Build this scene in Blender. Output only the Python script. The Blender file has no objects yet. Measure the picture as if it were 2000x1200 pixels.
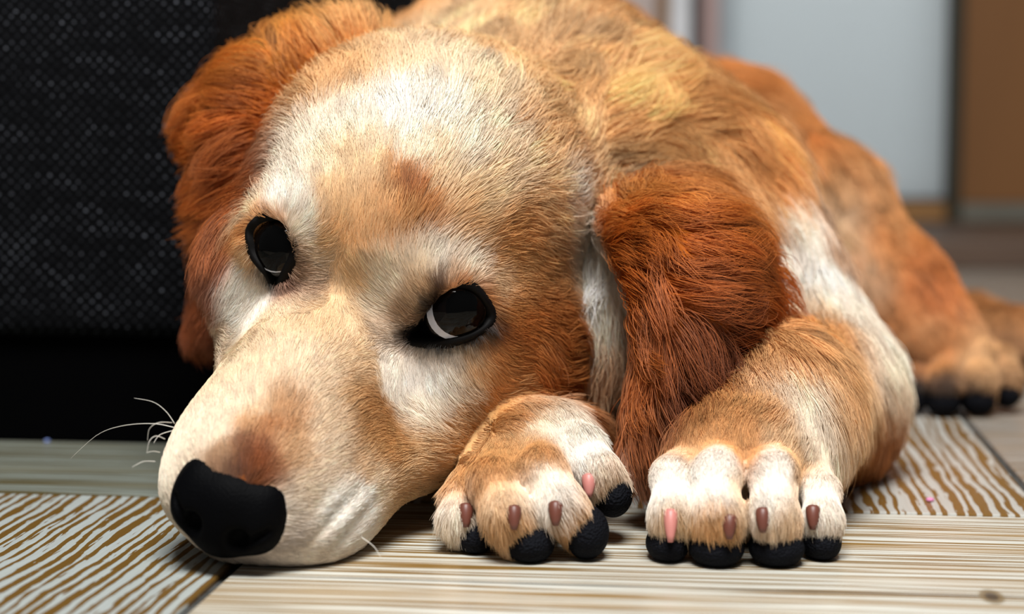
import bpy, bmesh, math, random, os
import numpy as np
from mathutils import Vector, Matrix, noise
from mathutils.bvhtree import BVHTree
from mathutils.kdtree import KDTree

FUR = 1.0            # fraction of the coat that is grown
rng = np.random.default_rng(7)
random.seed(7)
scene = bpy.context.scene
COL = scene.collection

# ------------------------------------------------------------------ camera
FPX = 3487.0
CAM_H = 0.12
PITCH = math.atan2(339.0, FPX)
cam_d = bpy.data.cameras.new('camera')
cam = bpy.data.objects.new('camera', cam_d)
COL.objects.link(cam)
cam.location = (0, 0, CAM_H)
cam.rotation_euler = (math.pi / 2 - PITCH, 0, 0)
cam_d.sensor_width = 36.0
cam_d.lens = FPX / 2000 * 36.0
cam_d.clip_start = 0.01
cam_d.dof.use_dof = True
cam_d.dof.focus_distance = 0.527
cam_d.dof.aperture_fstop = 7.2
scene.camera = cam

scene.cycles.max_bounces = 6
scene.cycles.diffuse_bounces = 3
scene.cycles.glossy_bounces = 3
scene.cycles.transmission_bounces = 4
# ------------------------------------------------------------------ light and exposure
scene.view_settings.view_transform = 'Standard'
scene.view_settings.look = 'None'
scene.view_settings.gamma = 1.0
scene.view_settings.exposure = 0.0
world = bpy.data.worlds.new('world')
scene.world = world
world.use_nodes = True
bg = world.node_tree.nodes['Background']
bg.inputs['Color'].default_value = (0.76, 0.76, 0.79, 1)
bg.inputs['Strength'].default_value = 0.13

def area_light(name, loc, target, sx, sy, power, color):
    d = bpy.data.lights.new(name, 'AREA')
    d.shape = 'RECTANGLE'
    d.size, d.size_y = sx, sy
    d.energy = power
    d.color = color
    o = bpy.data.objects.new(name, d)
    COL.objects.link(o)
    o.location = loc
    v = Vector(target) - Vector(loc)
    o.rotation_euler = v.to_track_quat('-Z', 'Y').to_euler()
    return o
area_light('window_light', (0.0, -0.06, 1.40), (0.0, 0.58, 0.05), 0.62, 0.5, 42, (1.0, 0.985, 0.96))
area_light('balcony_daylight', (0.40, 2.75, 0.95), (0.36, 1.92, 0.35), 0.7, 0.5, 33, (0.94, 0.97, 1.0))

# ------------------------------------------------------------------ pixel helpers (photo frame 2000 x 1200)
CP, SP = math.cos(PITCH), math.sin(PITCH)
def ray(px, py):
    a, b = (px - 1000) / FPX, (600 - py) / FPX
    return np.array([a, CP + b * SP, -SP + b * CP])
CAMP = np.array([0, 0, CAM_H])
def P(px, py, D):
    r = ray(px, py)
    return CAMP + r * (D / r[1])
def PF(px, py, z=0.0):          # the point of the floor seen at a pixel
    r = ray(px, py)
    return CAMP + r * ((z - CAM_H) / r[2])
def project(p):
    d = np.asarray(p) - CAMP
    fw = d[..., 1] * CP - d[..., 2] * SP
    up = d[..., 1] * SP + d[..., 2] * CP
    return np.stack([1000 + FPX * d[..., 0] / fw, 600 - FPX * up / fw], -1)

# head frame: x towards image right, y out of the face, z up; millimetres
HM = np.array([[0.93253394, 0.29667122, 0.20583157],
               [-0.18519299, 0.8823196, -0.43268427],
               [-0.3099742, 0.36537421, 0.8777344]])
HT = np.array([-0.04588535, 0.5392142, 0.07691742])
HS = 0.986 / 1000
def H(x, y, z):
    return HM @ (np.array([x, -y, z], float) * HS) + HT
HAX = HM * np.array([1, -1, 1])     # columns: head axes in the world

# ------------------------------------------------------------------ material helpers
def srgb(r, g, b):
    return tuple(((c / 255) / 12.92 if c / 255 <= 0.04045 else ((c / 255 + 0.055) / 1.055) ** 2.4) for c in (r, g, b))
def new_mat(name):
    m = bpy.data.materials.new(name)
    m.use_nodes = True
    nt = m.node_tree
    return m, nt, nt.nodes['Principled BSDF']
def link_obj(name, me, mat=None, parent=None, smooth=True):
    o = bpy.data.objects.new(name, me)
    COL.objects.link(o)
    if mat is not None:
        me.materials.append(mat)
    if parent is not None:
        o.parent = parent
    if smooth and hasattr(me, 'polygons') and len(me.polygons):
        me.polygons.foreach_set('use_smooth', np.ones(len(me.polygons), bool))
    return o
def tag(o, label=None, cat=None, group=None, kind=None):
    for k, v in (('label', label), ('category', cat), ('group', group), ('kind', kind)):
        if v:
            o[k] = v
    return o

# ------------------------------------------------------------------ distance-field sculpting
class Field:
    def __init__(s, lo, hi, vox):
        s.lo = np.array(lo, float); s.vox = vox
        s.n = np.ceil((np.array(hi) - s.lo) / vox).astype(int) + 1
        s.d = np.full(s.n, 0.05, np.float32)
        s.ax = [(s.lo[i] + vox * np.arange(s.n[i])).astype(np.float32) for i in range(3)]
    def box(s, lo, hi):
        a = np.clip(np.floor((np.array(lo) - s.lo) / s.vox).astype(int), 0, s.n)
        b = np.clip(np.ceil((np.array(hi) - s.lo) / s.vox).astype(int) + 1, 0, s.n)
        sl = tuple(slice(a[i], b[i]) for i in range(3))
        return sl, s.ax[0][sl[0]][:, None, None], s.ax[1][sl[1]][None, :, None], s.ax[2][sl[2]][None, None, :]
    def comb(s, sl, d, k, op):
        g = s.d[sl]
        if op == 'add':
            if k <= 0: s.d[sl] = np.minimum(g, d)
            else:
                h = np.maximum(k - np.abs(g - d), 0) / k
                s.d[sl] = np.minimum(g, d) - h * h * k * 0.25
        else:
            d = -d
            if k <= 0: s.d[sl] = np.maximum(g, d)
            else:
                h = np.maximum(k - np.abs(g - d), 0) / k
                s.d[sl] = np.maximum(g, d) + h * h * k * 0.25
    def ellipsoid(s, c, r, ax=np.eye(3), k=0.01, op='add'):
        c = np.asarray(c, float); r = np.asarray(r, float); ax = np.asarray(ax, float)
        ext = np.sqrt(((ax * r) ** 2).sum(1)) + k + 3 * s.vox
        sl, X, Y, Z = s.box(c - ext, c + ext)
        x, y, z = X - c[0], Y - c[1], Z - c[2]
        u = [(x * ax[0, i] + y * ax[1, i] + z * ax[2, i]) for i in range(3)]
        k0 = np.sqrt(sum((u[i] / r[i]) ** 2 for i in range(3)))
        k1 = np.sqrt(sum((u[i] / r[i] ** 2) ** 2 for i in range(3))) + 1e-6
        s.comb(sl, k0 * (k0 - 1) / k1, k, op)
    def cone(s, a, b, ra, rb, k=0.01, op='add'):
        a = np.asarray(a, float); b = np.asarray(b, float)
        m = max(ra, rb) + k + 3 * s.vox
        sl, X, Y, Z = s.box(np.minimum(a, b) - m, np.maximum(a, b) + m)
        ab = b - a
        L = (ab ** 2).sum() + 1e-12
        x, y, z = X - a[0], Y - a[1], Z - a[2]
        t = np.clip((x * ab[0] + y * ab[1] + z * ab[2]) / L, 0, 1)
        d = np.sqrt((x - t * ab[0]) ** 2 + (y - t * ab[1]) ** 2 + (z - t * ab[2]) ** 2) - (ra + (rb - ra) * t)
        s.comb(sl, d, k, op)
    def chain(s, pts, k=0.01, op='add'):         # pts: (point, radius)
        for (a, ra), (b, rb) in zip(pts[:-1], pts[1:]):
            s.cone(a, b, ra, rb, k, op)
    def ball(s, c, r, k=0.01, op='add'):
        s.cone(c, c, r, r, k, op)
    def mesh(s, name):
        d = s.d
        n = s.n
        sg = d < 0
        c = np.zeros(n - 1, np.int8)
        for i in (0, 1):
            for j in (0, 1):
                for k in (0, 1):
                    c += sg[i:n[0] - 1 + i, j:n[1] - 1 + j, k:n[2] - 1 + k]
        cells = np.argwhere((c > 0) & (c < 8))
        idx = np.full(n - 1, -1, np.int32)
        idx[tuple(cells.T)] = np.arange(len(cells))
        acc = np.zeros((len(cells), 3)); cnt = np.zeros(len(cells))
        corners = [(i, j, k) for i in (0, 1) for j in (0, 1) for k in (0, 1)]
        val = {q: d[cells[:, 0] + q[0], cells[:, 1] + q[1], cells[:, 2] + q[2]] for q in corners}
        for q in corners:
            for a in range(3):
                if q[a] == 0:
                    q2 = tuple(q[b] + (b == a) for b in range(3))
                    va, vb = val[q], val[q2]
                    cr = (va < 0) != (vb < 0)
                    t = np.where(cr, va / np.where(cr, va - vb, 1), 0)
                    p = np.zeros((len(cells), 3)) + np.array(q)
                    p[:, a] += t
                    acc += np.where(cr[:, None], p, 0); cnt += cr
        V = s.lo + (cells + acc / cnt[:, None]) * s.vox
        F = []
        for a in range(3):
            b, e = [(1, 2), (2, 0), (0, 1)][a]
            s0 = [slice(None)] * 3; s1 = [slice(None)] * 3
            s0[a] = slice(0, -1); s1[a] = slice(1, None)
            m = sg[tuple(s0)] != sg[tuple(s1)]
            E = np.argwhere(m)
            E = E[(E[:, b] > 0) & (E[:, e] > 0) & (E[:, b] < n[b] - 1) & (E[:, e] < n[e] - 1)]
            inside = sg[tuple(E.T)]
            def cell(db, de):
                q = E.copy(); q[:, b] -= db; q[:, e] -= de
                return idx[tuple(q.T)]
            quad = np.stack([cell(1, 1), cell(0, 1), cell(0, 0), cell(1, 0)], 1)
            quad[~inside] = quad[~inside][:, ::-1]
            F.append(quad)
        F = np.concatenate(F)
        me = bpy.data.meshes.new(name)
        me.vertices.add(len(V)); me.vertices.foreach_set('co', V.astype(np.float32).ravel())
        me.loops.add(F.size); me.loops.foreach_set('vertex_index', F.astype(np.int32).ravel())
        me.polygons.add(len(F))
        me.polygons.foreach_set('loop_start', np.arange(0, F.size, 4, dtype=np.int32))
        me.polygons.foreach_set('loop_total', np.full(len(F), 4, np.int32))
        me.update(calc_edges=True)
        return me, V, F

# ------------------------------------------------------------------ setting
def N(nt, t, **kw):
    n = nt.nodes.new(t)
    for k, v in kw.items():
        if k in n.inputs: n.inputs[k].default_value = v
        else: setattr(n, k, v)
    return n
def math_node(nt, op, a, b=None):
    n = nt.nodes.new('ShaderNodeMath'); n.operation = op
    for i, v in enumerate((a, b)):
        if v is None: continue
        if isinstance(v, (int, float)): n.inputs[i].default_value = v
        else: nt.links.new(v, n.inputs[i])
    return n.outputs[0]
def ramp(nt, fac, stops):
    r = nt.nodes.new('ShaderNodeValToRGB')
    els = r.color_ramp.elements
    while len(els) < len(stops): els.new(.5)
    for e, (p, c) in zip(els, stops):
        e.position = p; e.color = (*c, 1) if len(c) == 3 else c
    nt.links.new(fac, r.inputs[0])
    return r.outputs[0]
def mixc(nt, f, a, b, mode='MIX'):
    m = nt.nodes.new('ShaderNodeMix'); m.data_type = 'RGBA'; m.blend_type = mode
    for i, v in ((0, f), (6, a), (7, b)):
        if isinstance(v, (int, float)): m.inputs[i].default_value = v
        elif isinstance(v, tuple): m.inputs[i].default_value = (*v, 1)
        else: nt.links.new(v, m.inputs[i])
    return m.outputs[2]

def plank_mat(name, bold, white, brown, seed, rough=.28, crack=None, knot=None):
    """limed wood tile: grain runs along local x"""
    m, nt, b = new_mat(name)
    tc = N(nt, 'ShaderNodeTexCoord')
    mp = N(nt, 'ShaderNodeMapping'); mp.inputs['Location'].default_value = (seed, seed * .37, 0)
    nt.links.new(tc.outputs['Object'], mp.inputs['Vector'])
    warp = N(nt, 'ShaderNodeTexNoise', Scale=16 if bold else 6, Detail=2.0)
    nt.links.new(mp.outputs[0], warp.inputs['Vector'])
    sx = N(nt, 'ShaderNodeSeparateXYZ'); nt.links.new(mp.outputs[0], sx.inputs[0])
    wy = math_node(nt, 'MULTIPLY', math_node(nt, 'SUBTRACT', warp.outputs[0], .5), .006 if bold else .004)
    y = math_node(nt, 'ADD', sx.outputs[1], wy)
    def streak(fx, fy, detail, dist=0):
        cx = N(nt, 'ShaderNodeCombineXYZ')
        nt.links.new(math_node(nt, 'MULTIPLY', sx.outputs[0], fx), cx.inputs[0])
        nt.links.new(math_node(nt, 'MULTIPLY', y, fy), cx.inputs[1])
        n = N(nt, 'ShaderNodeTexNoise', Scale=1.0, Detail=detail, Distortion=dist)
        nt.links.new(cx.outputs[0], n.inputs['Vector'])
        return n.outputs[0]
    if bold:
        n1 = streak(9, 170, 3.0, .2)
        n2 = streak(80, 800, 4.0)
        ph = math_node(nt, 'ADD', math_node(nt, 'MULTIPLY', y, 2 * math.pi / .0044), math_node(nt, 'MULTIPLY', n1, 12.0))
        wv = math_node(nt, 'SINE', ph)
        s1 = math_node(nt, 'ADD', math_node(nt, 'MULTIPLY', wv, .22), math_node(nt, 'ADD', math_node(nt, 'MULTIPLY', n2, .95), .025))
        base = ramp(nt, s1, [(.0, brown), (.47, brown), (.52, white), (1, white)])
        s2 = streak(40, 900, 2.0)
        base = mixc(nt, math_node(nt, 'MULTIPLY', s2, .25), base, tuple(c * .55 for c in brown))
    else:
        s1 = streak(9, 600, 3.0)
        base = ramp(nt, s1, [(.0, tuple(c * .45 for c in brown)), (.44, tuple(c * .75 for c in brown)), (.52, white), (1, white)])
        s2 = streak(3.5, 75, 3.0)
        och = ramp(nt, s2, [(.50, (0, 0, 0)), (.68, (1, 1, 1))])
        base = mixc(nt, math_node(nt, 'MULTIPLY', och, .55), base, tuple(c * 1.15 for c in brown))
    if crack is not None:
        yy = math_node(nt, 'ABSOLUTE', math_node(nt, 'SUBTRACT', y, crack + seed * .37))
        line = ramp(nt, math_node(nt, 'MULTIPLY', yy, 1000), [(.0, (1, 1, 1)), (.55, (1, 1, 1)), (.95, (0, 0, 0))])
        brk = streak(14, 2, 3.0)
        line = math_node(nt, 'MULTIPLY', line, ramp(nt, brk, [(.38, (0, 0, 0)), (.5, (1, 1, 1))]))
        base = mixc(nt, math_node(nt, 'MULTIPLY', line, .8), base, (.03, .022, .014))
    if knot is not None:
        kx = math_node(nt, 'MULTIPLY', math_node(nt, 'SUBTRACT', sx.outputs[0], knot[0] + seed), 1 / .0036)
        ky = math_node(nt, 'MULTIPLY', math_node(nt, 'SUBTRACT', sx.outputs[1], knot[1] + seed * .37), 1 / .0085)
        kd_ = math_node(nt, 'SQRT', math_node(nt, 'ADD', math_node(nt, 'MULTIPLY', kx, kx), math_node(nt, 'MULTIPLY', ky, ky)))
        kc = ramp(nt, kd_, [(.0, (.03, .02, .012)), (.35, (.03, .02, .012)), (.55, (.16, .11, .05)), (.9, (.2, .15, .08))])
        km = ramp(nt, kd_, [(.75, (.85, .85, .85)), (1.0, (0, 0, 0))])
        base = mixc(nt, km, base, kc)
    nt.links.new(base, b.inputs['Base Color'])
    b.inputs['Roughness'].default_value = rough
    b.inputs['Specular IOR Level'].default_value = .5
    bu = N(nt, 'ShaderNodeBump', Strength=.35, Distance=.0005)
    nt.links.new(s1, bu.inputs['Height'])
    nt.links.new(bu.outputs[0], b.inputs['Normal'])
    return m
GA = math.radians(-6.5)
EA = np.array([math.cos(GA), math.sin(GA)]); EB = np.array([-math.sin(GA), math.cos(GA)])
GJ = np.array([-.067, .579])
kp = PF(1937, 1166)[:2] - GJ
KNOT = (kp @ EA - .31, kp @ EB + .119)
W1, B1 = srgb(172, 180, 178), srgb(106, 78, 34)
M_BOLD = plank_mat('limed_wood_bold', True, W1, B1, 3.1)
M_BOLD2 = plank_mat('limed_wood_wavy', True, srgb(190, 190, 184), srgb(120, 88, 42), 7.7)
M_FINE = plank_mat('limed_wood_fine', False, srgb(206, 207, 198), srgb(146, 114, 62), 1.3, crack=None)
M_KNOT = plank_mat('limed_wood_knot', False, srgb(206, 207, 198), srgb(146, 114, 62), 1.3, crack=KNOT[1], knot=KNOT)
M_FINE2 = plank_mat('limed_wood_grey_shaded', False, srgb(126, 133, 126), srgb(90, 80, 50), 5.2)  # grey boards; shade beside the sofa is also put into this darker tone
M_FINE3 = plank_mat('limed_wood_pale', False, srgb(170, 166, 160), srgb(120, 96, 62), 9.4)
m_grout, nt, b = new_mat('dark_grout'); b.inputs['Base Color'].default_value = (.035, .036, .034, 1); b.inputs['Roughness'].default_value = .9
nz = N(nt, 'ShaderNodeTexNoise', Scale=400.0); tc = N(nt, 'ShaderNodeTexCoord'); nt.links.new(tc.outputs['Object'], nz.inputs['Vector'])
nt.links.new(ramp(nt, nz.outputs[0], [(.3, (.02, .021, .02)), (.7, (.06, .06, .055))]), b.inputs['Base Color'])

GA = math.radians(-6.5)
EA = np.array([math.cos(GA), math.sin(GA)]); EB = np.array([-math.sin(GA), math.cos(GA)])
GJ = np.array([-.067, .579])
def G(a, b_): return GJ + EA * a + EB * b_
def box_bm(bm, x0, x1, y0, y1, z0, z1):
    r = bmesh.ops.create_cube(bm, size=1)
    bmesh.ops.scale(bm, vec=(x1 - x0, y1 - y0, z1 - z0), verts=r['verts'])
    bmesh.ops.translate(bm, vec=((x0 + x1) / 2, (y0 + y1) / 2, (z0 + z1) / 2), verts=r['verts'])
def box_mesh(name, x0, x1, y0, y1, z0, z1, bev=0, seg=2):
    bm = bmesh.new(); box_bm(bm, x0, x1, y0, y1, z0, z1)
    if bev: bmesh.ops.bevel(bm, geom=bm.edges[:], offset=bev, segments=seg, affect='EDGES', profile=.5)
    me = bpy.data.meshes.new(name); bm.to_mesh(me); bm.free()
    return me
# floor: grout bed with the limed planks set into it
fl = link_obj('floor', box_mesh('floor', -1.6, 1.6, -.7, 1.7, -.03, -.0016), m_grout, smooth=False)
fl.location = (GJ[0], GJ[1], 0); fl.rotation_euler = (0, 0, GA)
tag(fl, 'limed wood plank floor with dark joints', None, kind='structure')
PW = .238
GAP = .0014
PL = [  # a0, a1, b0, b1, grain along a?, material
    (0, .62, -PW, 0, True, M_KNOT), (-PW, 0, -.62, 0, False, M_BOLD), (0, PW, 0, .62, False, M_BOLD2), (-.62, 0, 0, PW, True, M_FINE2),
    (PW, .858, 0, PW, True, M_FINE3), (PW, .858, PW, 2 * PW, True, M_FINE3), (PW, .858, 2 * PW, .62, True, M_FINE2),
    (0, .62, -2 * PW, -PW, True, M_FINE), (.62, .858, -.62, 0, False, M_BOLD2), (-.858, -PW, -PW, 0, True, M_FINE2), (-.858, -PW, -2 * PW, -PW, True, M_FINE), (-.62, 0, PW, 2 * PW, True, M_FINE2),
    (-.62, 0, 2 * PW, .62, True, M_FINE2), (-.858, -.62, 0, .62, False, M_BOLD),
    (0, .62, .62, .858, True, M_FINE3), (.62, 1.24, .62, .858, True, M_FINE3), (-.62, 0, .62, .858, True, M_FINE2), (0, .62, .858, 1.096, True, M_FINE3), (.62, 1.24, .858, 1.096, True, M_FINE2), (.858, 1.4, 0, .31, True, M_FINE3), (.858, 1.4, .31, .62, True, M_FINE3), (-.62, 0, .858, 1.096, True, M_FINE2),
]
for a0, a1, b0, b1, along, mt in PL:
    L_, W_ = (a1 - a0, b1 - b0) if along else (b1 - b0, a1 - a0)
    me = box_mesh('plank', -L_ / 2 + GAP, L_ / 2 - GAP, -W_ / 2 + GAP, W_ / 2 - GAP, -.012, 0, .0007, 2)
    o = link_obj('plank', me, mt, smooth=False)
    o.parent = fl
    o.location = ((a0 + a1) / 2, (b0 + b1) / 2, 0)
    o.rotation_euler = (0, 0, 0 if along else math.pi / 2)

# sofa
m_fab, nt, b = new_mat('black_woven_fabric')
tc = N(nt, 'ShaderNodeTexCoord')
wn = N(nt, 'ShaderNodeTexNoise', Scale=60.0, Detail=2.0); nt.links.new(tc.outputs['Object'], wn.inputs['Vector'])
vs = N(nt, 'ShaderNodeVectorMath', operation='SCALE'); vs.inputs['Scale'].default_value = .0035
nt.links.new(wn.outputs['Color'], vs.inputs[0])
va = N(nt, 'ShaderNodeVectorMath', operation='ADD'); nt.links.new(tc.outputs['Object'], va.inputs[0]); nt.links.new(vs.outputs[0], va.inputs[1])
sx = N(nt, 'ShaderNodeSeparateXYZ'); nt.links.new(va.outputs[0], sx.inputs[0])
uh = math_node(nt, 'ADD', sx.outputs[0], sx.outputs[1])
k1 = 2 * math.pi / .0046
sa = math_node(nt, 'SINE', math_node(nt, 'MULTIPLY', math_node(nt, 'ADD', uh, sx.outputs[2]), k1))
sb = math_node(nt, 'SINE', math_node(nt, 'MULTIPLY', math_node(nt, 'SUBTRACT', uh, sx.outputs[2]), k1))
weave = math_node(nt, 'ADD', math_node(nt, 'MULTIPLY', math_node(nt, 'ADD', sa, sb), .25), .5)
dots = ramp(nt, weave, [(.78, (0, 0, 0)), (.98, (1, 1, 1))])
mp = N(nt, 'ShaderNodeMapping'); mp.inputs['Rotation'].default_value = (0, math.radians(32), 0); mp.inputs['Scale'].default_value = (60, 60, 240)
nt.links.new(tc.outputs['Object'], mp.inputs['Vector'])
sl_ = N(nt, 'ShaderNodeTexNoise', Scale=1.0, Detail=3.0); nt.links.new(mp.outputs[0], sl_.inputs['Vector'])
slub = ramp(nt, sl_.outputs[0], [(.35, (.02, .02, .02)), (.55, (.22, .22, .22)), (.72, (1, 1, 1))])
wh = N(nt, 'ShaderNodeTexNoise', Scale=420.0); nt.links.new(tc.outputs['Object'], wh.inputs['Vector'])
dots = math_node(nt, 'MULTIPLY', dots, math_node(nt, 'ADD', slub, math_node(nt, 'MULTIPLY', ramp(nt, wh.outputs[0], [(.5, (0, 0, 0)), (.7, (1, 1, 1))]), .4)))
nt.links.new(mixc(nt, dots, (.0016, .0018, .0024), (.12, .13, .155)), b.inputs['Base Color'])
b.inputs['Roughness'].default_value = .9; b.inputs['Specular IOR Level'].default_value = .08
bu = N(nt, 'ShaderNodeBump', Strength=.6, Distance=.0008); nt.links.new(weave, bu.inputs['Height']); nt.links.new(bu.outputs[0], b.inputs['Normal'])
m_plinth, nt, b = new_mat('black_base'); b.inputs['Base Color'].default_value = (.0008, .0008, .001, 1); b.inputs['Roughness'].default_value = .9; b.inputs['Specular IOR Level'].default_value = .02
sofa = bpy.data.objects.new('sofa', None); COL.objects.link(sofa)
p0 = G(-.055, .0965)
sofa.location = (p0[0], p0[1], 0); sofa.rotation_euler = (0, 0, GA)
tag(sofa, 'black woven fabric sofa on a black base behind the puppy', 'sofa')
link_obj('plinth', box_mesh('plinth', -1.7, -.004, 0, .70, .0002, .0435, .001), m_plinth, sofa, False)
link_obj('seat_base', box_mesh('seat_base', -1.7, 0, -.006, .74, .042, .26, .006, 3), m_fab, sofa)
link_obj('seat_cushion', box_mesh('seat_cushion', -1.5, -.012, -.004, .56, .2605, .40, .03, 4), m_fab, sofa)
link_obj('backrest', box_mesh('backrest', -1.69, -.002, .565, .738, .2605, .74, .03, 4), m_fab, sofa)
link_obj('armrest', box_mesh('armrest', -1.698, -1.505, -.002, .562, .2605, .50, .03, 4), m_fab, sofa)

# back of the room
def pm(name, col, rough=.6, spec=.3, var=.06, scale=30.0, stretch=(1, 1, 1)):
    m, nt, b = new_mat(name)
    tc = N(nt, 'ShaderNodeTexCoord'); mp = N(nt, 'ShaderNodeMapping'); mp.inputs['Scale'].default_value = stretch
    nt.links.new(tc.outputs['Object'], mp.inputs['Vector'])
    n = N(nt, 'ShaderNodeTexNoise', Scale=scale, Detail=3.0); nt.links.new(mp.outputs[0], n.inputs['Vector'])
    nt.links.new(ramp(nt, n.outputs[0], [(.3, tuple(c * (1 - var) for c in col)), (.7, tuple(min(1, c * (1 + var)) for c in col))]), b.inputs['Base Color'])
    b.inputs['Roughness'].default_value = rough; b.inputs['Specular IOR Level'].default_value = spec
    return m
m_wall = pm('pinkish_plaster', srgb(205, 190, 184), .8)
m_glass = pm('frosted_pane', srgb(178, 184, 186), .35, .6, .01)
m_fwhite = pm('white_paint', srgb(228, 230, 234), .4)
m_fdark = pm('dark_seal', srgb(46, 38, 36), .6)
m_fpink = pm('mauve_wood', srgb(176, 150, 146), .5)
m_fblue = pm('blue_grey_metal', srgb(166, 176, 182), .4)
m_olive = pm('dark_olive_frame', srgb(54, 50, 38), .5)
m_brown = pm('brown_wood_panel', srgb(128, 88, 52), .5, .3, .12, 8.0, (1, 1, .15))
m_tan = pm('tan_wood', srgb(150, 110, 66), .5, .3, .1)
m_step = pm('dark_brown_step', srgb(92, 74, 62), .5, .4, .15, 20.0, (.3, 1, 1))
m_grey = pm('grey_strip', srgb(110, 108, 98), .5)
m_glass, nt, b = new_mat('frosted_glass')
b.inputs['Base Color'].default_value = (*srgb(186, 194, 198), 1); b.inputs['Roughness'].default_value = .4
tl = nt.nodes.new('ShaderNodeBsdfTranslucent'); tl.inputs['Color'].default_value = (*srgb(210, 214, 214), 1)
ms = nt.nodes.new('ShaderNodeMixShader'); ms.inputs[0].default_value = .55
nt.links.new(b.outputs[0], ms.inputs[1]); nt.links.new(tl.outputs[0], ms.inputs[2])
nt.links.new(ms.outputs[0], nt.nodes['Material Output'].inputs['Surface'])
DW = 1.92
def wx(px): return (px - 1000) / FPX * DW * 1.0
def struct(name, me, mat, label=None, parent=None):
    o = link_obj(name, me, mat, parent, False)
    if parent is None: tag(o, label, None, kind='structure')
    return o
struct('wall_back', box_mesh('wall_back', -2.0, wx(1410), DW + .06, DW + .16, 0, 2.3), m_wall, 'pinkish grey plaster wall at the back')
struct('wall_right', box_mesh('wall_right', wx(1860), 2.0, DW + .06, DW + .16, 0, 2.3), m_wall, 'plaster wall behind the brown wooden door panel')
struct('trim_1', box_mesh('trim_1', .02, 1.9, 1.575, DW + .055, .0003, .026, .003), m_step, 'low dark brown step under the pale door')
door = struct('door_1', box_mesh('door_1', wx(1397), wx(1424), DW - .01, DW + .05, .0265, 2.05, .002), m_fblue, 'pale frosted door with slim frame at the back')
struct('pane', box_mesh('pane', wx(1424), wx(1846), DW + .012, DW + .024, .050, 2.0), m_glass, None, door)
struct('bottom_rail', box_mesh('bottom_rail', wx(1424), wx(1846), DW - .004, DW + .04, .0265, .046, .002), m_tan, None, door)
struct('bottom_seal', box_mesh('bottom_seal', wx(1424), wx(1846), DW + .004, DW + .03, .046, .051), m_fdark, None, door)
struct('stile', box_mesh('stile', wx(1846), wx(1872), DW - .012, DW + .05, .0265, 2.05, .002), m_olive, None, door)
struct('jamb', box_mesh('jamb', wx(1364), wx(1397), DW - .02, DW + .055, .0265, 2.05, .002), m_fpink, None, door)
struct('seal', box_mesh('seal', wx(1344), wx(1364), DW + .004, DW + .055, .0265, 2.05), m_fdark, None, door)
struct('architrave', box_mesh('architrave', wx(1304), wx(1344), DW - .01, DW + .058, .0265, 2.05, .002), m_fwhite, None, door)
struct('edge_strip', box_mesh('edge_strip', wx(1288), wx(1304), DW + .01, DW + .058, .0265, 2.05), m_tan, None, door)
d2 = struct('door_2', box_mesh('door_2', wx(1872), 1.5, DW - .008, DW + .05, .046, 2.05, .002), m_brown, 'brown wooden door panel at the right edge')
struct('kick_strip', box_mesh('kick_strip', wx(1872), 1.5, DW - .012, DW + .045, .0265, .0455, .002), m_grey, None, d2)
# bits lying about
def crumb(name, p, r, mat, label, seed):
    bm = bmesh.new(); bmesh.ops.create_icosphere(bm, subdivisions=2, radius=r)
    for v in bm.verts:
        v.co *= 1 + .35 * noise.noise(v.co * (1.3 / r) + Vector((seed, 0, 0)))
        v.co.z *= .5
    me = bpy.data.meshes.new(name); bm.to_mesh(me); bm.free()
    o = link_obj(name, me, mat); o.location = (p[0], p[1], r * .45)
    tag(o, label, 'crumb')
crumb('petal_scrap', PF(1816, 980), .0014, pm('pink_petal', srgb(206, 130, 170), .7), 'tiny pink scrap on the plank right of the front paws', 1)
crumb('lint_ball', PF(92, 864), .0011, pm('blue_lint', srgb(120, 140, 200), .8), 'tiny pale blue lint ball at the foot of the sofa base', 4)
# ------------------------------------------------------------------ the dog: body
VOX = 0.0018
body_f = Field((-0.15, 0.42, -0.006), (0.32, 1.12, 0.24), VOX)
F_ = body_f
def HE(x, y, z, rx, ry, rz, k=12, rot=None, op='add', sym=False):
    ax = HAX
    if rot is not None:
        a = math.radians(rot)
        c, s = math.cos(a), math.sin(a)
        ax = HAX @ np.array([[1, 0, 0], [0, c, -s], [0, s, c]])
    F_.ellipsoid(H(x, y, z), np.array([rx, ry, rz]) * HS, ax, k * HS, op)
    if sym:
        F_.ellipsoid(H(-x, y, z), np.array([rx, ry, rz]) * HS, ax, k * HS, op)

# torso, hips and neck
F_.chain([(P(975, 305, .72), .066), (P(1040, 320, .86), .076), (P(1120, 320, 1.0), .076)], .03)
F_.chain([(H(0, -60, 0), .046), (P(1090, 350, .67), .052), (P(1130, 420, .74), .062)], .03)
F_.chain([(P(1220, 350, .655), .032), (P(1310, 410, .69), .042)], .03)
F_.chain([(P(1080, 600, .735), .055), (P(1110, 580, .82), .066)], .03)              # chest on the floor
# head
HE(0, -54, 8, 53, 58, 47, 10)                 # cranium
HE(0, -18, 15, 36, 34, 26, 14)                # forehead
HE(24, -1, 6, 14, 16, 12, 10, sym=True)       # brow ridges
HE(35, -22, -16, 21, 36, 25, 14, sym=True)    # cheekbones
HE(37, -38, -34, 26, 36, 28, 16)              # cheeks
HE(-25, -40, -30, 22, 32, 24, 16)
HE(43, -36, -32, 22, 32, 24, 16)
HE(0, -20, -38, 34, 50, 30, 16)               # throat
HE(30, 2, -40, 18, 36, 20, 14)
HE(-20, 2, -37, 16, 32, 18, 14)     # jaw corners
HE(0, 40, -23, 22.5, 50, 20, 16, rot=-14)       # bridge of the muzzle
HE(13.5, 52, -38, 16, 34, 18, 12, sym=True)     # lips
HE(23, 47, -44, 12.5, 30, 14, 10)               # the lip squashed on the floor
HE(0, 40, -50, 24, 42, 13, 12)                # lower jaw
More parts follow.
